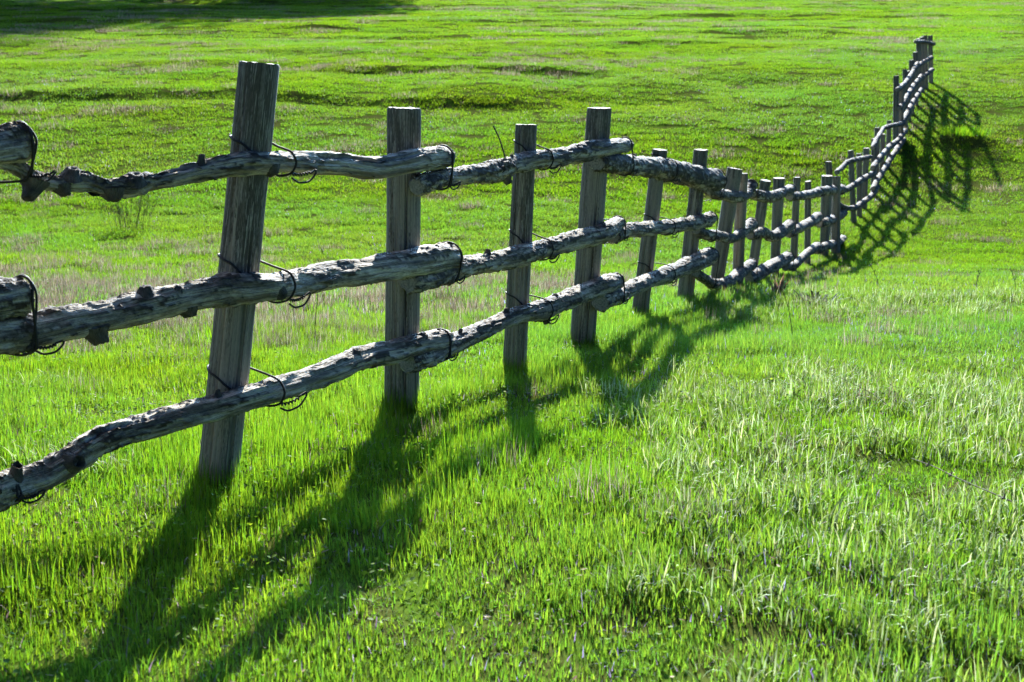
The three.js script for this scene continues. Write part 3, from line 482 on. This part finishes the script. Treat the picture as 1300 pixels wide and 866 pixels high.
function postTie(k, key, seed) {
  const r = rng(seed), line = railLines[key], first = nearestOn(key, axisAt(k, 0.6)), u = nearestOn(key, axisAt(k, line.curve.getPoint(first).y)), c = line.curve.getPoint(u), pk = axisAt(k, c.y), rp = postAxes[k].r1 * 0.5 + postAxes[k].r0 * 0.5, rr = line.radiusAt(u) * 1.06, { t, side, up: upw } = frame(line.curve, u);
  if (t.z > 0) t.negate();
  const out = c.clone().sub(pk).setY(0).normalize(), rad = 0.0038, gap = rad + 0.001, lift = 0.022 + 0.03 * r(), over = 0.02 + 0.022 * r();
  const P = (a, y, o) => c.clone().addScaledVector(t, a).addScaledVector(upw, y).addScaledVector(out, o);   // o: 0 at the rail's middle
  const level = t.clone().setY(0).addScaledVector(out, -(t.x * out.x + t.z * out.z)).normalize(), back = -(c.clone().sub(pk).setY(0).length());
  const round = (deg, y) => { const a = deg * Math.PI / 180, rp = mix(postAxes[k].r0, postAxes[k].r1, (c.y + y - postAxes[k].base.y) / (postAxes[k].top.y - postAxes[k].base.y)) * 0.985; return axisAt(k, c.y + y + t.y * Math.cos(a) * rp).addScaledVector(level, Math.cos(a) * (rp + gap)).addScaledVector(out, Math.sin(a) * (rp + gap)); };      // a point on the post's skin, 90 faces the rail
  const pts = [round(200, rr + lift * 0.75), round(235, rr + lift), round(270, rr + lift), round(305, rr + lift), round(340, rr + lift * 0.9), round(12, rr + lift * 0.7), P(rp + over * 0.6, rr + gap + 0.006, -rr * 0.3), P(rp + over * 0.85, rr * 0.75 + gap, rr * 0.75), P(rp + over, 0, rr + gap), P(rp + over * 0.9, -rr * 0.75 - gap, rr * 0.7), P(rp + over * 0.5, -rr - gap, -rr * 0.2), round(62, -rr * 0.55), round(100, 0), round(140, rr * 0.8), round(172, rr + lift * 0.5)];
  const tie = wire(pts, true, rad, fence, 'wire_tie');
  twist(P(rp + over * 0.9, -rr * 0.8 - gap, rr * 0.6 + gap), t.clone().addScaledVector(out, 0.25).normalize(), 0.01 + 0.015 * r(), 0.075 + 0.03 * r(), rad * 0.85, tie, r);
}
function jointTie(k, keyA, keyB, seed) {
  const r = rng(seed), A = railLines[keyA], B = railLines[keyB], back = 0.035 + 0.02 * r(), lenA = A.curve.getLength(), uA = 1 - back / lenA, cA = A.curve.getPoint(uA), uB = nearestOn(keyB, cA), cB = B.curve.getPoint(uB), rA = A.radiusAt(uA) * 1.05, rB = B.radiusAt(uB) * 1.05, { t, side, up: upw } = frame(A.curve, uA), rad = 0.0038, gap = rad - 0.001;
  if (t.z > 0) t.negate();
  const at = (c, a, rr, s = 0) => c.clone().addScaledVector(side, Math.cos(a) * (rr + gap)).addScaledVector(upw, Math.sin(a) * (rr + gap)).addScaledVector(t, s), pts = [];
  for (const a of [-0.15, 0.5, 1.1, 1.7, 2.3, 2.9]) pts.push(at(cA, a, rA, 0.006 * a));
  for (const a of [3.5, 4.1, 4.7, 5.3, 5.9]) pts.push(at(cB, a, rB, 0.01));
  const tie = wire(pts, true, rad, fence, 'wire_tie');
  const pk = axisAt(k, cA.y), rp = postAxes[k].r0, o = cA.clone().sub(pk).setY(0).normalize();      // second strand round the post
  const q = [at(cA, 1.5, rA), at(cA, 2.4, rA, -0.02), pk.clone().addScaledVector(o, -rp * 0.2).addScaledVector(t, rp + gap).addScaledVector(upw, rA * 0.9), pk.clone().addScaledVector(o, -rp - gap).addScaledVector(upw, 0.01), pk.clone().addScaledVector(o, -rp * 0.2).addScaledVector(t, -rp - gap).addScaledVector(upw, -0.03), pk.clone().addScaledVector(o, rp + gap).addScaledVector(t, -rp * 0.3).addScaledVector(upw, -rA - 0.02), pk.clone().addScaledVector(o, rp + gap).addScaledVector(t, rp * 0.5).addScaledVector(upw, -rA - 0.045), at(cB, 4.6, rB, -0.02), at(cB, 5.6, rB), at(cA, 0, rA, 0.01), at(cA, 0.8, rA, 0.008)];
  if (k < 9) wire(q, true, rad * 0.9, tie, 'wire_strand');
  twist(at(cB, -0.6, rB, 0.01), t.clone().setY(0.25 * t.y).addScaledVector(side, 0.3).normalize(), 0.01, 0.05 + 0.02 * r(), rad * 0.8, tie, r);
}
[['A1', 'A2', 'A3', 2], ['B1', 'B2', 'B3', 4], ['C1', 'C2', 'C3', 6]].forEach(([a, b, c, k], i) => [a, b, c].forEach((key, j) => postTie(k, key, 40 + i * 7 + j)));
[['Z', 'A', 1], ['A', 'B', 3], ['B', 'C', 5], ['C', 'D', 7], ['D', 'E', 10], ['E', 'F', 11], ['F', 'G', 13]].forEach(([a, b, k], i) => [1, 2, 3].forEach((j) => jointTie(k, a + j, b + j, 80 + i * 7 + j)));
{ // loose wire end at the third post
  const c = railLines.B1.curve.getPoint(0.55);
  wire([c.clone().add(V(0.0, 0.0, 0)), c.clone().add(V(-0.01, 0.06, 0)), c.clone().add(V(-0.035, 0.14, 0.01)), c.clone().add(V(-0.06, 0.19, 0.02))], false, 0.0035, fence, 'wire_end');
}

// ---------------------------------------------------------------- single plants
const stemMaterial = new THREE.MeshStandardMaterial({ vertexColors: true, roughness: 0.9 });
function tubeGeometry(points, r0, r1, color, sides = 6) {
  const c = new THREE.CatmullRomCurve3(points), n = Math.max(8, points.length * 5), g = new THREE.TubeGeometry(c, n, 1, sides, false), p = g.attributes.position, col = [];
  for (let i = 0; i < p.count; i++) { const t = Math.floor(i / (sides + 1)) / n, q = c.getPointAt(t), v = V(p.getX(i), p.getY(i), p.getZ(i)).sub(q).multiplyScalar(mix(r0, r1, t)).add(q); p.setXYZ(i, v.x, v.y, v.z); col.push(...color); }
  g.setAttribute('color', new THREE.Float32BufferAttribute(col, 3)); g.deleteAttribute('uv');
  return g;
}
function stalk(label, x, d, h, leanX, leanZ, seed, { color = [0.05, 0.06, 0.025], seeds = 5, r0 = 0.0028 } = {}) {
  const r = rng(seed), t = thing('dry_stalk', label, 'stalk', V(x, ground(x, -d) - 0.01, -d), undefined), at = (q) => V(leanX * h * q * q, h * q, leanZ * h * q * q);
  mesh('stem', tubeGeometry([0, 0.25, 0.5, 0.75, 1].map((q) => at(q).add(V((r() - 0.5) * 0.01, 0, (r() - 0.5) * 0.01))), r0, r0 * 0.35, color), stemMaterial, t);
  for (let k = 0; k < seeds; k++) { const q = 0.55 + 0.45 * k / seeds, a = r() * 6.28; mesh('seed_branch', tubeGeometry([at(q), at(q).add(V(Math.cos(a) * 0.012, 0.012, Math.sin(a) * 0.012)), at(q).add(V(Math.cos(a) * 0.02, 0.03, Math.sin(a) * 0.02))], r0 * 0.7, r0 * 0.9, color), stemMaterial, t); }
  return t;
}
stalk('thin dark dry stalk standing right behind the fence post with tall top', -1.12, 7.1, 0.62, 0.12, 0.05, 1);
stalk('faint bare stem standing in the straw grass behind the fence', -1.35, 7.8, 0.5, -0.15, 0, 2, { seeds: 3, r0: 0.002 });
stalk('long thin stem arching over the short grass beside the pale blades', 1.5, 4.8, 0.16, -1.6, -1.2, 3, { seeds: 0, r0: 0.0014, color: [0.07, 0.075, 0.04] });
stalk('slender leaning stem beside the small grey-leaved rosette', 1.66, 7.4, 0.36, -0.25, -0.2, 4, { seeds: 3, r0: 0.003 });
stalk('short dark upright stem standing alone in bright grass right of the fence', 4.05, 11.0, 0.2, 0.15, 0, 5, { seeds: 2, r0: 0.005 });
stalk('dark stem leaning left beside the short upright stem', 4.2, 10.5, 0.22, -0.3, 0, 6, { seeds: 2, r0: 0.004 });
stalk('tall thin leaning stem amid faint stems right of the fence', 3.25, 11.2, 0.28, -0.45, 0, 7, { seeds: 2, r0: 0.004 });
{ // fallen twig
  const a = V(1.28, ground(1.28, -3.92) + 0.075, -3.92), b = V(1.44, ground(1.44, -3.5) + 0.055, -3.5), t = thing('fallen_twig', 'knotty grey twig lying on the grass among pale blades', 'twig', V(0, 0, 0));
  const m = a.clone().lerp(b, 0.5).add(V(-0.008, 0.004, 0));
  mesh('stem', tubeGeometry([a, a.clone().lerp(m, 0.5).add(V(0.004, 0.003, 0)), m, b], 0.0014, 0.0022, [0.15, 0.125, 0.1], 7), stemMaterial, t);
  for (const q of [0.18, 0.42, 0.62, 0.93]) { const c = a.clone().lerp(b, q); mesh('bud', tubeGeometry([c.clone().add(V(-0.006, -0.002, 0)), c, c.clone().add(V(0.004, 0.012, -0.004))], 0.004, 0.002, [0.12, 0.095, 0.08]), stemMaterial, t); }
}
function clump(name, label, category, x, d, { n, size, h0, h1, w, colors, bend0 = 0.2, bend1 = 1.2, seed }) {
  const t = thing(name, label, category, V(x, ground(x, -d), -d));
  mesh('leaves', patch(seed, n, size, (out, r, px, pz) => blade(out, r, { x: px, z: pz, y: -0.02, h: mix(h0, h1, r()), w: w * (0.6 + 0.8 * r()), bend: mix(bend0, bend1, r()), turn: Math.atan2(pz, px) + (r() - 0.5) * 1.4, twist: (r() - 0.5) * 0.8, color: vary(r, pick(r, colors)), segments: 4, blunt: 0.5 })), leafMaterial, t);
  return t;
}
clump('rosette_weed', 'low grey-green rosette weed with dark heart in bright grass near the fence', 'weed', 2.3, 9.5, { n: 90, size: 0.34, h0: 0.07, h1: 0.16, w: 0.022, colors: [[0.05, 0.06, 0.03], [0.13, 0.14, 0.09], [0.06, 0.08, 0.03]], bend0: 0.8, bend1: 1.9, seed: 41 });
clump('dead_weed', 'small withered brown weed standing in the fence shadow', 'weed', 2.13, 10.1, { n: 30, size: 0.1, h0: 0.1, h1: 0.24, w: 0.014, colors: [[0.10, 0.055, 0.035], [0.08, 0.05, 0.03], [0.14, 0.09, 0.06]], seed: 43 });
clump('grass_tussock', 'wide grass tussock right of the fence by its long shadows', 'tussock', 8.65, 24.7, { n: 420, size: 1.1, h0: 0.1, h1: 0.22, w: 0.012, colors: GREENS, seed: 45 });
clump('grass_tussock', 'small dense tussock behind the first post in short grass', 'tussock', -1.72, 7.15, { n: 160, size: 0.3, h0: 0.08, h1: 0.18, w: 0.006, colors: GREENS, seed: 46 });
{ // leafless bush
  const t = thing('dry_bush', 'sparse leafless twiggy bush in the green field behind the fence', 'bush', V(-5.3, ground(-5.3, -17.6), -17.6)), r = rng(77);
  for (let k = 0; k < 34; k++) {
    const a = r() * 6.28, q = 0.35 * r(), h = 0.25 + 0.4 * r(), lean = 0.1 + 0.35 * r(), s = V(Math.cos(a) * q * 0.9, -0.02, Math.sin(a) * q * 0.5), e = s.clone().add(V(Math.cos(a) * lean * h, h, Math.sin(a) * lean * h));
    const g = [tubeGeometry([s, s.clone().lerp(e, 0.5).add(V((r() - 0.5) * 0.06, 0, 0)), e], 0.0028, 0.0014, [0.07, 0.06, 0.045], 5)];
    for (let b = 0; b < 4; b++) { const c = s.clone().lerp(e, 0.35 + 0.6 * r()); g.push(tubeGeometry([c, c.clone().add(V((r() - 0.5) * 0.1, 0.06, (r() - 0.5) * 0.1)), c.clone().add(V((r() - 0.5) * 0.16, 0.12, (r() - 0.5) * 0.16))], 0.0018, 0.001, [0.07, 0.06, 0.045], 4)); }
    mesh('twig', mergeGeometries(g), stemMaterial, t);
  }
}

// ---------------------------------------------------------------- trees on the hill above, whose shade falls on the far slope
const barkMaterial = new THREE.MeshStandardMaterial({ vertexColors: true, roughness: 1 });
function tree(x, d, h, seed, label) {
  const r = rng(seed), t = thing('hill_tree', label, 'tree', V(x, ground(x, -d) - 0.2, -d), 'trees on the hill above the field');
  const limbs = [tubeGeometry([V(0, 0, 0), V(0.1, h * 0.3, 0.1), V(-0.1, h * 0.6, 0), V(0, h * 0.92, 0)], h * 0.028, h * 0.006, [0.08, 0.065, 0.05], 9)], ends = [];
  for (let k = 0; k < 16; k++) { const y = h * (0.25 + 0.65 * r()), a = r() * 6.28, l = h * (0.16 + 0.2 * r()) * (1.15 - y / h * 0.6), e = V(Math.cos(a) * l, y + l * 0.5, Math.sin(a) * l); limbs.push(tubeGeometry([V(0, y, 0), V(Math.cos(a) * l * 0.5, y + l * 0.18, Math.sin(a) * l * 0.5), e], h * 0.009, h * 0.002, [0.08, 0.065, 0.05], 6)); ends.push(e, e.clone().multiplyScalar(0.7).setY(e.y - l * 0.15)); }
  mesh('trunk', mergeGeometries(limbs), barkMaterial, t);
  const out = { pos: [], color: [], idx: [] };
  for (const e of ends) for (let k = 0; k < 190; k++) {
    const c = V(r() - 0.5, r() - 0.5, r() - 0.5).multiplyScalar(h * 0.26).add(e), a = r() * 6.28, b = (r() - 0.5) * 2.4, s = 0.2 + 0.18 * r(), u = V(Math.cos(a) * Math.cos(b), Math.sin(b), Math.sin(a) * Math.cos(b)).multiplyScalar(s), v = V(-Math.sin(a), 0.4 * (r() - 0.5), Math.cos(a)).multiplyScalar(s * 0.6), n = out.pos.length / 3, col = vary(r, [0.05, 0.1, 0.02]);
    for (const q of [c.clone().sub(u), c.clone().add(v), c.clone().add(u), c.clone().sub(v)]) { out.pos.push(q.x, q.y, q.z); out.color.push(...col); }
    out.idx.push(n, n + 1, n + 2, n, n + 2, n + 3);
  }
  mesh('crown', geometryFrom(out.pos, out.idx, { color: out.color }), leafMaterial, t);
}
[[-9, 90, 13], [-11, 93, 12], [-15.5, 90, 15], [-20, 87, 17], [-24.5, 84, 19], [-29, 82, 20], [-34, 81, 20], [-40, 81, 20], [-26.5, 92, 20], [-35, 90, 20], [-46, 84, 20]].forEach(([x, d, h], k) => tree(x, d, h, 500 + k, 'leafy tree in the row on the hill above the shaded corner'));
[[26, 103, 9], [34, 104, 10]].forEach(([x, d, h], k) => tree(x, d, h, 520 + k, 'leafy tree on the hill beyond the end of the fence'));

renderer.render(scene, camera);
